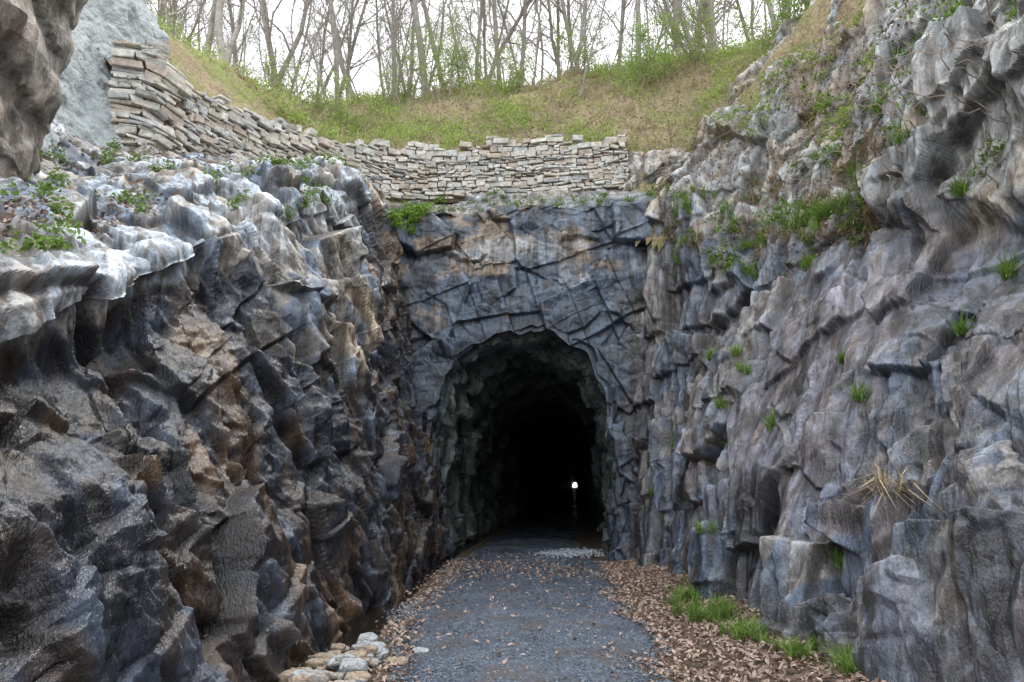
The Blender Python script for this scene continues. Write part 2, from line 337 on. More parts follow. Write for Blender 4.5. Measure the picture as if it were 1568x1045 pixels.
def hillz(x,y):
    q=np.stack([np.clip(x,-60,60),np.clip(y,-8,110)],1); z=ker(q,C[:,:2])@sol[:nC]+sol[nC]
    p=np.stack([x,y,x*0],1)
    z=z+(fbm(p*.5,77,4)-.5)*1.6+(fbm(p*2.5,78,3)-.5)*.35
    ins=inpoly(x,y)&(x>1.7); return z-np.where(ins,2.2*pdist(x,y),0)
xs=np.concatenate([np.linspace(-400,-32,24)[:-1],np.linspace(-32,32,420),np.linspace(32,400,24)[1:]]); ys=np.concatenate([np.linspace(-60,-4,14)[:-1],np.linspace(-4,45,330),np.linspace(45,19+TL+1,60)[1:]])
X,Y=np.meshgrid(xs,ys,indexing='ij'); Z=hillz(X.ravel(),Y.ravel()).reshape(X.shape); 
Q=quads(*X.shape); Vh=np.stack([X.ravel(),Y.ravel(),Z.ravel()],1); cen=Vh[Q].mean(1); keep=~inpoly(cen[:,0],cen[:,1])|((cen[:,0]>1.9)&(pdist(cen[:,0],cen[:,1])<1.3))
M_hill,nt,b=newmat('hillside_soil'); tc=nd(nt,'ShaderNodeTexCoord').outputs['Object']
c=ramp(nt,noise(nt,tc,.6,5,.65),[(.35,(.30,.23,.16)),(.47,(.38,.32,.21)),(.58,(.27,.28,.12)),(.7,(.31,.36,.12))])
c=mixc(nt,c,ramp(nt,noise(nt,tc,9,5,.75),[(.35,(.5,.45,.4)),(.6,(1.2,1.15,1.0))]),1.0,'MULTIPLY')
nt.links.new(c,b.inputs['Base Color']); b.inputs['Roughness'].default_value=.95; bump(nt,b,noise(nt,tc,7,4,.75),1,.2)
make_mesh('hillside',Vh,Q[keep],M_hill,smooth=True)
# ------------------------------------------------------------------ shotcrete
u=np.linspace(0,1,220); v=np.linspace(0,1,180); U,W_=np.meshgrid(u,v,indexing='ij')
A0,A1,B0,B1=[np.array(q,float) for q in ((-8.9,8.2,6.2),(-10.25,15.2,9.9),(-12.1,8.0,13.0),(-12.2,16.6,16.6))]
S=(A0*(1-U[...,None])+A1*U[...,None])*(1-W_[...,None])+(B0*(1-U[...,None])+B1*U[...,None])*W_[...,None]
N=gnormals(S); 
if N[50,50,0]<0: N=-N
P=S.reshape(-1,3); dd=(fbm(P*.5,91,3)-.5)*1.2+(fbm(P*3,92,5)-.5)*.3
M_sh,nt,b=newmat('sprayed_concrete'); tc=nd(nt,'ShaderNodeTexCoord').outputs['Object']
nt.links.new(ramp(nt,noise(nt,tc,4,5,.75),[(.3,(.32,.36,.37)),(.6,(.53,.57,.58)),(.75,(.62,.64,.63))]),b.inputs['Base Color']); b.inputs['Roughness'].default_value=.9; bump(nt,b,noise(nt,tc,9,5,.7),1,.16)
make_mesh('shotcrete_retaining_wall',P+N.reshape(-1,3)*dd[:,None],quads(220,180),M_sh)
# ------------------------------------------------------------------ boulders
def boulder(name,c,r,seed,mat,colr,n=160,parent=None,wet=.2,rot=.3):
    th=np.linspace(0,math.pi,n); ph=np.linspace(0,2*math.pi,2*n); T,F=np.meshgrid(th,ph,indexing='ij')
    Nn=np.stack([np.sin(T)*np.cos(F),np.sin(T)*np.sin(F),np.cos(T)],-1).reshape(-1,3)
    P=np.array(c)+(np.sign(Nn)*np.abs(Nn)**.6*np.array(r))@rotx(rot).T
    s=min(r); d,tn,ed=disp(P,rotx(.3),[((s*1.4,s*1.4,s*1.9),s*.2,s*.15,s*.5),((s*.5,s*.5,s*.8),s*.08,s*.05,s*.24),((s*.2,s*.2,s*.3),s*.02,s*.02,s*.07)],[((.8,.3,.2),.5*s,.12*s),((.1,.3,.9),.7*s,.12*s)],seed,.02*s,wid=.04*s)
    if n>50: d=soften(d,n,2*n)
    V=P+Nn*d[:,None]; V=V.reshape(n,2*n,3); V[:,-1]=V[:,0]
    V[0]=V[0].mean(0); V[-1]=V[-1].mean(0)
    cc=lerp(colr[0],colr[1],np.clip(tn[1][1],0,1)); cc=lerp(cc,colr[2],ss(fbm(P*1.5/s,seed+3,4),.5,.62)*.7)
    if n>50: cc=cc*(.5+.75*cavity(d,n,2*n))[:,None]*(.5+.5*ed)[:,None]*mott(P,seed)
    return make_mesh(name,V.reshape(-1,3),quads(n,2*n),mat,cc,np.full(len(P),wet),parent=parent)
boulder('rock_outcrop',(-8.6,7.6,8.3),(1.0,1.3,3.3),401,M_rock,((.20,.185,.17),(.30,.255,.22),(.15,.12,.095)),n=280,rot=0)
bc_=((.115,.137,.18),(.205,.21,.24),(.27,.245,.22))
boulder('boulder',(3.5,7.4,.35),(.75,.8,.95),411,M_rock,bc_,n=240,wet=.45); boulder('boulder',(4.1,6.6,1.3),(.6,.9,.95),423,M_rock,bc_,n=240,wet=.45); boulder('boulder',(2.95,8.5,.15),(.45,.5,.6),437,M_rock,bc_,n=140,wet=.45)
boulder('boulder',(2.25,21.25,12.0),(.55,.5,.85),441,M_rock,((.30,.29,.28),(.38,.36,.33),(.3,.22,.15)),n=120,wet=.1)
boulder('boulder',(3.2,20.7,11.9),(.7,.5,.6),449,M_rock,((.30,.29,.28),(.38,.36,.33),(.3,.22,.15)),n=120,wet=.1)
# ------------------------------------------------------------------ ground, path, water
gx=np.concatenate([np.linspace(-700,-8,20)[:-1],np.linspace(-8,8,200),np.linspace(8,700,20)[1:]]); gy=np.concatenate([np.linspace(-700,-4,20)[:-1],np.linspace(-4,22,300),np.linspace(22,1600,60)[1:]])
X,Y=np.meshgrid(gx,gy,indexing='ij')
def pathL(y): return np.interp(y,[-4,7.5,10,14,18,22,30],[-1.9,-2.1,-2.5,-2.9,-3.2,-3.35,-3.4])
def pathR(y): return np.interp(y,[-4,7.8,10.7,18,22,30],[1.5,1.15,.95,.5,.2,.2])
def gz(x,y):
    p=np.stack([x,y,0*x],1); z=-.03+(fbm(p*1.5,61,4)-.5)*.10
    z=z-.22*ss(-x,-pathL(y)+.15,-pathL(y)+.65)*ss(y,-90,-80)
    z=z+.30*ss(x,pathR(y)+.1,pathR(y)+1.8)*(np.abs(x)<8)
    return z
zz=gz(X.ravel(),Y.ravel())
M_g,nt,b=newmat('damp_soil'); tc=nd(nt,'ShaderNodeTexCoord').outputs['Object']
nt.links.new(ramp(nt,noise(nt,tc,6,5,.7),[(.3,(.05,.035,.025)),(.55,(.11,.075,.05)),(.75,(.20,.15,.11))]),b.inputs['Base Color']); b.inputs['Roughness'].default_value=.85; bump(nt,b,noise(nt,tc,20,4,.7),.8,.04)
make_mesh('ground',np.stack([X.ravel(),Y.ravel(),zz],1),quads(*X.shape),M_g,smooth=True)
py_=np.concatenate([np.linspace(-6,24,420),np.linspace(24,19+TL+20,80)[1:]]); pu=np.linspace(0,1,110); PY,PU=np.meshgrid(py_,pu,indexing='ij')
def n1d(y,s_,off): return fbm(np.stack([y*s_,0*y+off,0*y],1),65,5)-.5
nz=n1d(PY.ravel(),1.6,0).reshape(PY.shape); nz2=n1d(PY.ravel(),1.3,9).reshape(PY.shape)
PX=(pathL(PY)+nz*.8)*(1-PU)+(pathR(PY)+nz2*1.3)*PU
def pz(x,y,u): 
    p=np.stack([x,y,0*x],1); return .035+.05*np.sin(np.pi*np.clip(u,0,1))+(fbm(p*.9,67,4)-.5)*.12-.09*(1-ss(np.minimum(u,1-u),0,.08))
PZ=pz(PX.ravel(),PY.ravel(),PU.ravel())
M_p,nt,b=newmat('gravel_surface'); tc=nd(nt,'ShaderNodeTexCoord').outputs['Object']
c=ramp(nt,noise(nt,tc,1.2,4,.6),[(.3,(.032,.046,.072)),(.7,(.08,.105,.15))])
vo=nd(nt,'ShaderNodeTexVoronoi',feature='F1'); vo.inputs['Scale'].default_value=48; nt.links.new(tc,vo.inputs['Vector'])
bw=nd(nt,'ShaderNodeRGBToBW'); nt.links.new(vo.outputs['Color'],bw.inputs[0])
c=mixc(nt,c,ramp(nt,bw.outputs[0],[(.2,(.4,.42,.45)),(.55,(1,1,1)),(.8,(2.3,2.25,2.1))]),1.0,'MULTIPLY')
nw=noise(nt,tc,.9,5,.75)
c=mixc(nt,c,(.07,.052,.043),ramp(nt,nw,[(.5,(0,0,0)),(.64,(.75,.75,.75))]))
nt.links.new(c,b.inputs['Base Color'])
nt.links.new(ramp(nt,nw,[(.42,(.15,.15,.15)),(.58,(.48,.48,.48))]),b.inputs['Roughness'])
bump(nt,b,math_(nt,'MULTIPLY',vo.outputs['Distance'],-1.0),.8,.02)
make_mesh('gravel_path',np.stack([PX.ravel(),PY.ravel(),PZ],1),quads(*PX.shape),M_p,smooth=True)
M_w,nt,b=newmat('still_water'); b.inputs['Base Color'].default_value=(.02,.016,.012,1); b.inputs['Roughness'].default_value=.06; tc=nd(nt,'ShaderNodeTexCoord').outputs['Object']; bump(nt,b,noise(nt,tc,6,3,.5),.15,.02)
wy=np.linspace(-4,30,60); wv=[];
for y in wy: wv+= [(-5,y,-.10),(float(pathL(y))+.0,y,-.10)]
make_mesh('water',wv,[(2*i,2*i+1,2*i+3,2*i+2) for i in range(59)],M_w)
# ------------------------------------------------------------------ pebbles
octv=np.array([(1,0,0),(-1,0,0),(0,1,0),(0,-1,0),(0,0,1),(0,0,-1)],float); octf=np.array([(0,2,4),(2,1,4),(1,3,4),(3,0,4),(2,0,5),(1,2,5),(3,1,5),(0,3,5)])
def scatter_stones(name,pos,size,mat,cols,flat=.6):
    n=len(pos); a=rng.uniform(0,6.28,n); V=octv[None]*rng.uniform(.6,1.3,(n,6,1))+rng.normal(0,.15,(n,6,3))
    V=V*size[:,None,None]*np.array([1,.8,flat]); c,s=np.cos(a)[:,None],np.sin(a)[:,None]
    V=np.stack([V[...,0]*c-V[...,1]*s,V[...,0]*s+V[...,1]*c,V[...,2]],-1)+pos[:,None]
    F=octf[None]+np.arange(n)[:,None,None]*6
    return make_mesh(name,V.reshape(-1,3),F.reshape(-1,3),mat,np.repeat(cols,6,0),np.zeros(n*6))
n=16000; y=4+22*rng.random(n)**1.3; uu=rng.random(n); x=pathL(y)*(1-uu)+pathR(y)*uu
n2=3500; y2=4+16*rng.random(n2); e2=rng.random(n2)<.5; x2=np.where(e2,pathL(y2)+n1d(y2,1.6,0)*.8,pathR(y2)+n1d(y2,1.3,9)*1.3)+rng.normal(0,.1,n2); s2=rng.uniform(.008,.035,n2)
n3=1100; y3=rng.normal(20.7,.6,n3); x3=rng.normal(-.2,.5,n3); u3=np.full(n3,.5)
pos=np.concatenate([np.stack([x,y,pz(x,y,uu)+.002],1),np.stack([x2,y2,np.maximum(gz(x2,y2),-.0)+.012],1),np.stack([x3,y3,pz(x3,y3,u3)+.02],1)])
scatter_stones('gravel',pos,np.concatenate([rng.uniform(.006,.02,n),s2,rng.uniform(.015,.045,n3)]),M_stone,np.concatenate([lerp((.07,.09,.12),(.28,.30,.33),rng.random(n+n2)**1.8),lerp((.15,.18,.22),(.5,.52,.55),rng.random(n3))]))  # last group: tunnel-mouth stones coloured pale, wet-gravel sheen put into their colour
rub=D.objects.new('rubble_pile',None); scene.collection.objects.link(rub)
pal=[((.26,.25,.24),(.33,.29,.25),(.2,.18,.16)),((.27,.29,.31),(.36,.37,.37),(.2,.21,.22)),((.27,.21,.16),(.34,.27,.2),(.18,.14,.11))]
for k in range(90):
    t=rng.random(); y=6.7+2.1*t; x=-2.62+rng.normal(0,.27); h=.16*math.exp(-((x+2.65)/.3)**2)
    s=rng.uniform(.03,.11); boulder('rock_%d'%k,(x,y,h*rng.random()+.02),(s*1.4,s,s*.55),600+k*5,M_stone,pal[k%3],n=16,parent=rub,rot=rng.normal(0,.3))
# ------------------------------------------------------------------ stone wall
pts=np.array([(-10.6,13.25),(-9.75,13.55),(-9.45,15.2),(-8.6,17.3),(-7.6,19.0),(-6.3,20.4),(-4.7,21.05),(-2,21.1),(1.95,21.0)])
seg=np.linalg.norm(np.diff(pts,axis=0),axis=1); cum=np.concatenate([[0],np.cumsum(seg)]); L=cum[-1]
fine=np.linspace(0,L,300); fx=box_smooth(np.interp(fine,cum,pts[:,0]),2,0); fy=box_smooth(np.interp(fine,cum,pts[:,1]),2,0)
basez=np.interp(fine,cum,[9.1,9.0,9.7,10.45,11.0,11.35,11.6,11.6,11.7]); topz=np.interp(fine,cum,[12.15,12.15,11.95,12.35,12.7,13.1,13.35,13.4,13.35])
topz=np.where(fine<cum[1]+.5,12.2,topz)
import bmesh
bm=bmesh.new()
def stone(s0,s1,z0,z1,depth,jit):
    vs=[]; sk=random.gauss(0,.014)
    for (s_,z_) in ((s0,z0),(s1,z0),(s1,z1),(s0,z1)):
        s_+=random.gauss(0,.018); z_+=random.gauss(0,.014)+(sk if s_>s0+.05 else -sk)
        x=np.interp(s_,fine,fx); y=np.interp(s_,fine,fy); x2=np.interp(s_+.1,fine,fx); y2=np.interp(s_+.1,fine,fy)
        tx,ty=x2-x,y2-y; l=math.hypot(tx,ty)+1e-9
        if l<1e-4: x0=np.interp(s_-.1,fine,fx); y0=np.interp(s_-.1,fine,fy); tx,ty=x-x0,y-y0; l=math.hypot(tx,ty)
        nx,ny=ty/l,-tx/l
        o=jit+random.gauss(0,.018)
        vs.append(((x+nx*o,y+ny*o,z_),(x-nx*depth,y-ny*depth,z_)))
    f=[bm.verts.new(v[0]) for v in vs]; bk=[bm.verts.new(v[1]) for v in vs]
    bm.faces.new(f); bm.faces.new(bk[::-1])
    for i in range(4): bm.faces.new((f[i],bk[i],bk[(i+1)%4],f[(i+1)%4]))
z=0
for course in range(36):
    hC=random.choice([.07,.09,.12,.14,.17,.21])
    s=random.uniform(0,.1)
    while s<L-.1:
        pier=s<cum[1]+.5
        w=min(random.uniform(.14,.5)*(.7+hC*2)*(1.5 if pier else 1),L-s); zb=(9.0 if pier else np.interp(s+w/2,fine,basez))-.15+(0 if pier else .05*math.sin(s*1.7+course*.35)); zt=np.interp(s+w/2,fine,topz)+(0 if pier else .12*math.sin(s*2.1)*math.sin(s*.7))
        if zb+z<zt+random.uniform(-.16,.10)*(.4 if pier else 1):
            if random.random()<.25 and hC>.12:
                h2=hC*random.uniform(.4,.6); stone(s+.008,s+w-.008,zb+z+.006,zb+z+h2-.004,.3,random.uniform(-.04,.05)); stone(s+.008,s+w-.008,zb+z+h2+.004,zb+z+hC-.006,.3,random.uniform(-.04,.05))
            else: stone(s+.008,s+w-.008,zb+z+.006,zb+z+hC*random.uniform(.85,1.05)-.006,.3,random.uniform(-.06,.07)+(.08 if pier else 0))
        s+=w
    z+=hC
    if z>3.6: break
bmesh.ops.recalc_face_normals(bm,faces=bm.faces)
bmesh.ops.bevel(bm,geom=list(bm.edges),offset=.02,segments=2,affect='EDGES',profile=.6)
me=D.meshes.new('dry_stone_wall'); bm.to_mesh(me); bm.free()
M_dw,nt,b=newmat('dry_stone'); tc=nd(nt,'ShaderNodeTexCoord').outputs['Object']; gi=nd(nt,'ShaderNodeNewGeometry')
c=ramp(nt,gi.outputs['Random Per Island'],[(0,(.48,.475,.47)),(.22,(.64,.62,.57)),(.4,(.52,.46,.38)),(.55,(.40,.42,.44)),(.7,(.67,.65,.60)),(.86,(.46,.38,.33)),(1,(.69,.68,.67))])
c=mixc(nt,c,ramp(nt,noise(nt,tc,7,5,.7),[(.3,(.6,.58,.55)),(.7,(1.3,1.3,1.28))]),1.0,'MULTIPLY')
nt.links.new(c,b.inputs['Base Color']); b.inputs['Roughness'].default_value=.9; bump(nt,b,noise(nt,tc,14,4,.7),.9,.06)
me.materials.append(M_dw); ob=D.objects.new('dry_stone_wall',me); scene.collection.objects.link(ob)
cv=[]; 
for i in range(0,300,3):
    k=min(i+2,298); tx,ty=fx[k+1]-fx[k],fy[k+1]-fy[k]; l=math.hypot(tx,ty); nx,ny=ty/l,-tx/l
    for o,zz_ in ((.08,basez[i]-.3),(.08,topz[i]-.25),(.5,topz[i]-.25),(.5,basez[i]-.3)): cv.append((fx[i]-nx*o,fy[i]-ny*o,zz_))
cf=[]
for i in range(99):
    for j in range(4): cf.append((4*i+j,4*i+(j+1)%4,4*i+4+(j+1)%4,4*i+4+j))
cf.append((0,1,2,3))
core=make_mesh('core',cv,cf,M_g); core.parent=ob
# ------------------------------------------------------------------ foliage
def blades(name,pos,n_per,length,width,colA,colB,mat,spread=.6,droop=.5):
    n=len(pos)*n_per; b=np.repeat(pos,n_per,0)+rng.normal(0,.03,(n,3))*np.array([1,1,.2])
    a=rng.uniform(0,6.28,n); ln=length*rng.uniform(.5,1.2,n)*np.repeat(rng.uniform(.6,1.3,len(pos)),n_per); sp=rng.uniform(.1,spread,n)
    dx,dy=np.cos(a),np.sin(a); px,py=-dy,dx; w=width*rng.uniform(.7,1.3,n)
    def pt(t,wd): 
        h=ln*(t-droop*sp*t*t); r=ln*sp*t*t*1.1+ln*sp*.35*t
        c=b+np.stack([dx*r,dy*r,h],1); o=np.stack([px*w*wd,py*w*wd,0*w],1); return c-o,c+o
    a0,a1=pt(0,.7); b0,b1=pt(.5,1); c0,c1=pt(1.,.1)
    V=np.stack([a0,a1,b0,b1,c0,c1],1); F=np.array([(0,1,3,2),(2,3,5,4)])[None]+np.arange(n)[:,None,None]*6
    c=lerp(colA,colB,rng.random(n)); c=c*np.repeat(rng.uniform(.75,1.25,len(pos)),n_per)[:,None]
    return make_mesh(name,V.reshape(-1,3),F.reshape(-1,4),mat,np.repeat(c,6,0))
def leaves(name,pos,size,colA,colB,mat,flat=0.0,parent=None):
    n=len(pos); q=rng.normal(0,1,(n,3)); q[:,2]=np.abs(q[:,2])+flat*3; q/=np.linalg.norm(q,axis=1,keepdims=True)
    t=rng.normal(0,1,(n,3)); t-= (t*q).sum(1,keepdims=True)*q; t/=np.linalg.norm(t,axis=1,keepdims=True); s_=np.cross(q,t)
    s=(size*rng.uniform(.6,1.3,n))[:,None]
    V=np.stack([pos-t*s,pos+s_*s*.5+q*s*.25,pos+t*s,pos-s_*s*.5+q*s*.25],1)
    F=np.array([(0,1,2),(0,2,3)])[None]+np.arange(n)[:,None,None]*4
    c=lerp(colA,colB,rng.random(n))
    return make_mesh(name,V.reshape(-1,3),F.reshape(-1,3),mat,np.repeat(c,4,0),parent=parent)
GA,GB=(.08,.16,.025),(.24,.36,.07)
def litter(n):
    y=5+14*rng.random(n)**1.2; f=rng.beta(1.6,1.5,n); xr=np.interp(y,[5,8,11,14,16.5,19],[3.7,2.8,2.3,2.2,1.9,1.2])
    x0=pathR(y)+n1d(y,1.3,9)*1.3-.2; x=x0+(xr+.3-x0)*f; return x,y
x,y=litter(10000); p1=np.stack([x,y,np.maximum(gz(x,y),-.0)+.02+rng.random(len(x))*.03],1)
n=900; y=5+16*rng.random(n); uu=rng.beta(.5,.5,n); x=pathL(y)*(1-uu)+pathR(y)*uu; p2=np.stack([x,y,pz(x,y,uu)+.02],1)
n=1300; y=5+14*rng.random(n); x=pathL(y)-.0+rng.normal(0,.18,n); p3=np.stack([x,y,np.maximum(gz(x,y),-.09)+.05+.04*(x>pathL(y))],1)
n=700; y=15.5+3*rng.random(n); x=-3+3.4*rng.random(n); uu=(x-pathL(y))/(pathR(y)-pathL(y)); p4=np.stack([x,y,pz(x,y,uu)+.02],1)
gi_=rng.integers(60,NY-40,7000); gj=rng.integers(LO[4]+60,LO[7],7000); p5=GL[gi_,gj]+np.array([0,0,.03]); nn=fbm(p5*.9,12,3)>.5; p5=p5[nn]
gi_=rng.integers(600,NY-10,4000); gj=rng.integers(RO[3],RO[6],4000); p6=GR[gi_,gj]+np.array([-.02,0,.03])
leaves('fallen_leaves',np.concatenate([p1,p2,p3,p4,p5,p6]),.042,(.14,.08,.055),(.48,.36,.29),M_dead,flat=.35)
gp=[]
for (cx,cy,k,sd) in ((1.85,12.4,16,.13),(2.0,10.6,18,.15),(2.15,9.3,14,.14),(1.8,11.4,5,.12),(2.35,8.3,6,.1),(2.1,13.4,8,.1),(2.65,7.5,5,.1)):
    x=rng.normal(cx,sd,k); y=rng.normal(cy,sd*1.5,k); gp.append(np.stack([x,y,gz(x,y)],1))
def tuft(G,ylo,yhi,jlo,jhi,k,cl=6,sd=.12):
    ii=np.where((Ysamp>ylo)&(Ysamp<yhi))[0]; out_=[]
    for _ in range(k):
        i0=rng.choice(ii); j0=rng.integers(jlo,jhi)
        a=np.clip(i0+rng.normal(0,sd*40,cl).astype(int),0,NY-2); b_=np.clip(j0+rng.normal(0,sd*30,cl).astype(int),0,G.shape[1]-2)
        out_.append(G[a,b_]+np.array([0,0,.01]))
    return np.concatenate(out_)
gp.append(tuft(GR,12,19,RO[3]-10,RO[4]+10,22)); gp.append(tuft(GR,9,13,RO[4],RO[4]+15,6)); gp.append(tuft(GR,8,18,70,RO[3]-20,16,3,.06)); gp.append(tuft(GR,9,16,RO[4],RO[5]+50,14,5))
gp=np.concatenate(gp); blades('grass',gp,30,.30,.006,GA,GB,M_leaf,spread=.9,droop=.6)
dry_=tuft(GR,11,19,RO[3]-10,RO[4]+60,34,6); blades('dry_grass',np.concatenate([dry_,tuft(GR,6.8,8,110,190,2,6)]),26,.42,.004,(.25,.18,.10),(.46,.36,.23),M_dead,spread=1.2,droop=1.3)
def clumps(centers,k,rad,squash=.7):
    n=len(centers)*k; q=rng.normal(0,1,(n,3)); q/=np.linalg.norm(q,axis=1,keepdims=True); q*=rng.random((n,1))**.5
    r=np.repeat(rad*rng.uniform(.5,1.3,len(centers)),k)[:,None]; q[:,2]=q[:,2]*squash+squash*.6
    return np.repeat(centers,k,0)+q*r
cc=[tuft(GL,7,16,LO[4]+40,LO[7],22,3,.25),tuft(GL,10,20,LO[4]-20,LO[4]+60,12,3,.2),tuft(GR,11,20,RO[3]-10,RO[4]+10,30,3,.2),tuft(GR,8,18,RO[4],RO[6],24,3,.3),tuft(GL,5,7.5,LO[4]+10,LO[5]+50,6,3,.15)]
ii=rng.integers(0,nI,9000); jj=rng.integers(nt_+150,m-40,9000); cand=GH[jj,ii]; c1_=cand[(cand[:,2]>10.4)&(cand[:,2]<11.6)&(cand[:,1]<20.9)]
cc.append(c1_[rng.choice(len(c1_),60)])
cc=np.concatenate(cc); leaves('ledge_weeds',clumps(cc,36,.2),.04,(.07,.13,.02),(.22,.34,.07),M_leaf)
allv=np.concatenate([GL[-330:,LO[2]:LO[4]+30].reshape(-1,3),cand]); hv=[]
for (xr,zr) in ((-.243,.442),(-.235,.430),(-.262,.425),(-.248,.418),(-.275,.42),(-.205,.447),(-.252,.400),(-.268,.405)):
    dd=np.hypot(allv[:,0]/allv[:,1]-xr,(allv[:,2]-2)/allv[:,1]-zr); k_=np.where(dd<.011)[0]
    if len(k_): yy=allv[k_,1]; k2=k_[yy<yy.min()+.5]; hv.append(allv[rng.choice(k2,min(9,len(k2)))])
if hv: leaves('ivy_patch',clumps(np.concatenate(hv)+np.array([.05,-.12,0]),46,.24,.5),.04,(.10,.19,.02),(.28,.44,.06),M_leaf)
def bank(n,x0,x1,y0,y1,thr,seed):
    x=rng.uniform(x0,x1,n); y=rng.uniform(y0,y1,n); p=np.stack([x,y,0*x],1); k=(fbm(p*.8,seed,3)>thr)&~inpoly(x,y); x,y=x[k],y[k]; return np.stack([x,y,hillz(x,y)],1)
bc=bank(3800,-12,9.5,20.6,31,.53,81); bc2=bank(600,-24,-10,16,32,.5,82)
leaves('undergrowth',clumps(np.concatenate([bc,bc2]),26,.44,1.0),.055,(.18,.27,.045),(.44,.56,.15),M_leaf)
bb=bank(1800,-14,11,20.6,31,.2,84); blades('bank_grass',bb,12,.5,.009,(.28,.28,.12),(.60,.54,.35),M_leaf,spread=1.1,droop=.8)
x=rng.uniform(-14,10,9000); y=rng.uniform(20.6,31,9000); k_=~inpoly(x,y); x,y=x[k_],y[k_]; leaves('leaf_litter',np.stack([x,y,hillz(x,y)+.04],1),.06,(.28,.20,.14),(.58,.48,.38),M_dead,flat=.4)
gi_=rng.integers(660,NY-5,900); gj=rng.integers(RO[5]-10,RO[7],900); sp_=GR[gi_,gj]; leaves('slope_weeds',clumps(sp_[fbm(sp_*.9,88,3)>.5],20,.25,.6),.045,(.14,.22,.035),(.34,.42,.10),M_leaf)
# ------------------------------------------------------------------ tubes / trees
def tubes(segs,sides):
    S=np.array(segs,float); p0,p1,r0,r1=S[:,:3],S[:,3:6],S[:,6],S[:,7]; d=p1-p0; d/=np.linalg.norm(d,axis=1,keepdims=True)+1e-9
    ref=np.where(np.abs(d[:,2:3])>.9,np.array([[1.,0,0]]),np.array([[0,0,1.]])); a=np.cross(d,ref); a/=np.linalg.norm(a,axis=1,keepdims=True); b=np.cross(d,a)
    V=[]
    for (p,r) in ((p0,r0),(p1,r1)):
        for k in range(sides):
            t=2*math.pi*k/sides; V.append(p+(a*math.cos(t)+b*math.sin(t))*r[:,None])
    V=np.stack(V,1); F=np.array([(k,(k+1)%sides,sides+(k+1)%sides,sides+k) for k in range(sides)])[None]+np.arange(len(S))[:,None,None]*2*sides
    return V.reshape(-1,3),F.reshape(-1,4)
def grow(rnd,segs,tips,p,d,length,r,level,maxl):
    n=max(3,int(6-level)) if level else 11
    for i in range(n):
        d=d+np.array([rnd.gauss(0,.07+.07*level) for _ in range(3)])+np.array([0,0,.04*(level>0)]); d/=np.linalg.norm(d)
        q=p+d*length/n; r2=r*(1-.75/n) if level else r*(1-.07) 
        segs.append((*p,*q,r,r2)); p=q; r=r2
        if level<maxl and (level>0 or i>=2):
            for _ in range(rnd.choice([1,2]) if level else rnd.choice([1,2,2])):
                t=np.array([rnd.gauss(0,1) for _ in range(3)]); t-=t.dot(d)*d; t/=np.linalg.norm(t)
                nd_=d*rnd.uniform(.6,1.1)+t*rnd.uniform(.4,.85); nd_/=np.linalg.norm(nd_)
                grow(rnd,segs,tips,p,nd_,length*rnd.uniform(.28,.45)*(1 if level else (1-i/n*.4)),r*rnd.uniform(.3,.5),level+1,maxl)
    tips.append(p)
tree_meshes=[]
for k in range(8):
    rnd=random.Random(100+k); segs=[];tips=[]; h=rnd.uniform(15,21)
    grow(rnd,segs,tips,np.array([0.,0,-.6]),np.array([rnd.gauss(0,.12),rnd.gauss(0,.08),1.]),h,rnd.uniform(.08,.17),0,3)
    S=np.array(segs); S[:,6:8]=np.maximum(S[:,6:8],.008)
    bigm=S[:,6]>.035; V1,F1=tubes(S[bigm],8); V2,F2=tubes(S[~bigm],3)
    o=make_mesh('t',np.concatenate([V1,V2]),np.concatenate([F1,F2+len(V1)]),M_bark,smooth=True); tree_meshes.append(o.data); D.objects.remove(o)
def place_tree(name,x,y,k,s,a,parent=None):
    o=D.objects.new(name,tree_meshes[k%8]); o.location=(x,y,float(hillz(np.array([x]),np.array([y]))[0])); o.scale=(s,s,s); o.rotation_euler=(random.gauss(0,.05),random.gauss(0,.05),a)
    scene.collection.objects.link(o)
    if parent: o.parent=parent
for k,(x,y,s) in enumerate([(-13.5,23.5,1.3),(-14.8,25,.9),(-7.3,31.5,1.4),(-6.3,32,1.0),(3.2,29.5,1.5),(-11,29,.8),(-9.5,33,.9),(0,32.5,.9),(6.5,28,.8),(-17,27,1.0),(9,27,.9),(-3.5,34,1.0),(12,24,1.0)]):
    place_tree('bare_tree',x,y,k,s,random.uniform(0,6.28))
dt=D.objects.new('distant_trees',None); scene.collection.objects.link(dt)
for k in range(150):
    y=random.uniform(32,70); x=random.uniform(-.85,.65)*y; place_tree('tree_%d'%k,x,y,k,random.uniform(.7,1.25),random.uniform(0,6.28),dt)
for k in range(40):
    y=random.uniform(26,34); x=random.uniform(-17,10); place_tree('sapling_%d'%k,x,y,k,random.uniform(.2,.4),random.uniform(0,6.28),dt)
def bush(x,y,h,rad,nl):
    z=float(hillz(np.array([x]),np.array([y]))[0]); rnd=random.Random(int(x*100+y)); segs=[];tips=[]
    for _ in range(8): grow(rnd,segs,tips,np.array([x,y,z-.1]),np.array([rnd.gauss(0,.4),rnd.gauss(0,.4),1.]),h,.02,1,3)
    S=np.array(segs); S[:,6:8]=np.maximum(S[:,6:8],.005); V,F=tubes(S,3); o=make_mesh('bush',V,F,M_twig)
    e=S[:,3:6][S[:,6]<.012]; pp_=e[rng.integers(0,len(e),nl)]+rng.normal(0,.10,(nl,3)); leaves('foliage',pp_,.05,(.15,.25,.04),(.36,.51,.12),M_leaf,parent=o)
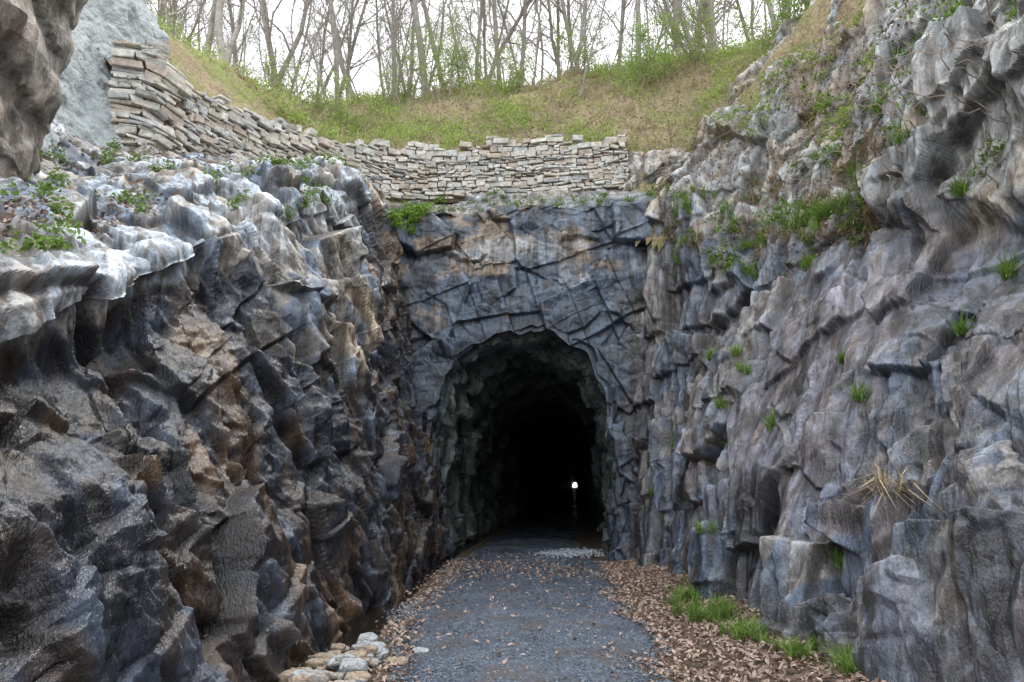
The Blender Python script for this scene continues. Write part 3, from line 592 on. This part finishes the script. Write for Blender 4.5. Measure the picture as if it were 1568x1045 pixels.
for q in ((3.0,25.5,2.2,.8,3600),(-5.8,27.5,2.7,.8,3000),(-4.6,28.5,2.9,.8,2000),(8.3,20.7,2.4,.9,3800),(7.6,22.5,2.0,.8,2400),(-9.5,24,1.7,.7,1600),(.5,28,1.9,.6,1400),(5.3,26,2.0,.6,1600),(-8,28,2.2,.6,1400),(-11.5,24,1.6,.6,1000),(-2.5,27,1.6,.6,1200)): bush(*q)
segs=[]
rnd=random.Random(5)
def arch(p,a,ln,h):
    q=np.array(p,float)
    for i in range(8):
        t=(i+1)/8; nq=np.array(p)+np.array([math.cos(a)*ln*t,math.sin(a)*ln*t,h*4*t*(1-t)*.8-ln*.1*t])+np.array([rnd.gauss(0,.03) for _ in range(3)])
        segs.append((*q,*nq,.009*(1.1-t)+.003,.009*(1.1-t)+.002)); q=nq
for c in bank(900,-12,10,20.7,30,.1,99): arch(c,rnd.uniform(0,6.28),rnd.uniform(.6,2.2),rnd.uniform(.3,1.3))
for _ in range(170):
    c=GR[rng.integers(480,NY-10),rng.integers(RO[4],RO[7])]; arch(c,math.pi+rnd.gauss(0,.8),rnd.uniform(.4,1.4),rnd.uniform(.1,.6))
V,F=tubes(segs,3); make_mesh('brambles',V,F,M_twig)
# ------------------------------------------------------------------ light, sky, camera
W=D.worlds.new('World'); scene.world=W; W.use_nodes=True; nt=W.node_tree; bg=nt.nodes['Background']
sky=nt.nodes.new('ShaderNodeTexSky'); sky.sky_type='NISHITA'; sky.sun_disc=False
el,az=math.radians(60),math.radians(25)
sky.sun_elevation=el; sky.sun_rotation=az; sky.dust_density=2; sky.air_density=1.0
tcw=nd(nt,'ShaderNodeTexCoord').outputs['Generated']
cl=ramp(nt,noise(nt,tcw,2.0,3,.55),[(.3,(.87,.93,1.0)),(.7,(.98,.99,1))])
cs_=nd(nt,'ShaderNodeVectorMath',operation='SCALE'); nt.links.new(cl,cs_.inputs[0]); cs_.inputs['Scale'].default_value=22
cx=mixc(nt,sky.outputs[0],cs_.outputs[0],.85)
nt.links.new(cx,bg.inputs[0]); bg.inputs[1].default_value=.15
sun=D.lights.new('sun','SUN'); sun.energy=3.0; sun.angle=math.radians(15); sun.color=(1,.96,.9)
so=D.objects.new('sun',sun); scene.collection.objects.link(so)
from mathutils import Vector
dv=Vector((math.sin(az)*math.cos(el),math.cos(az)*math.cos(el),math.sin(el)))
so.rotation_euler=dv.to_track_quat('Z','Y').to_euler()
cam=D.cameras.new('camera'); cam.sensor_width=36; cam.lens=24; cam.clip_end=3000; cam.clip_start=.05
co=D.objects.new('camera',cam); scene.collection.objects.link(co); co.location=(0,0,2.0)
co.rotation_euler=(math.radians(90+12),0,math.radians(5.25)); scene.camera=co
scene.view_settings.view_transform='Standard'; scene.view_settings.look='None'; scene.view_settings.exposure=0
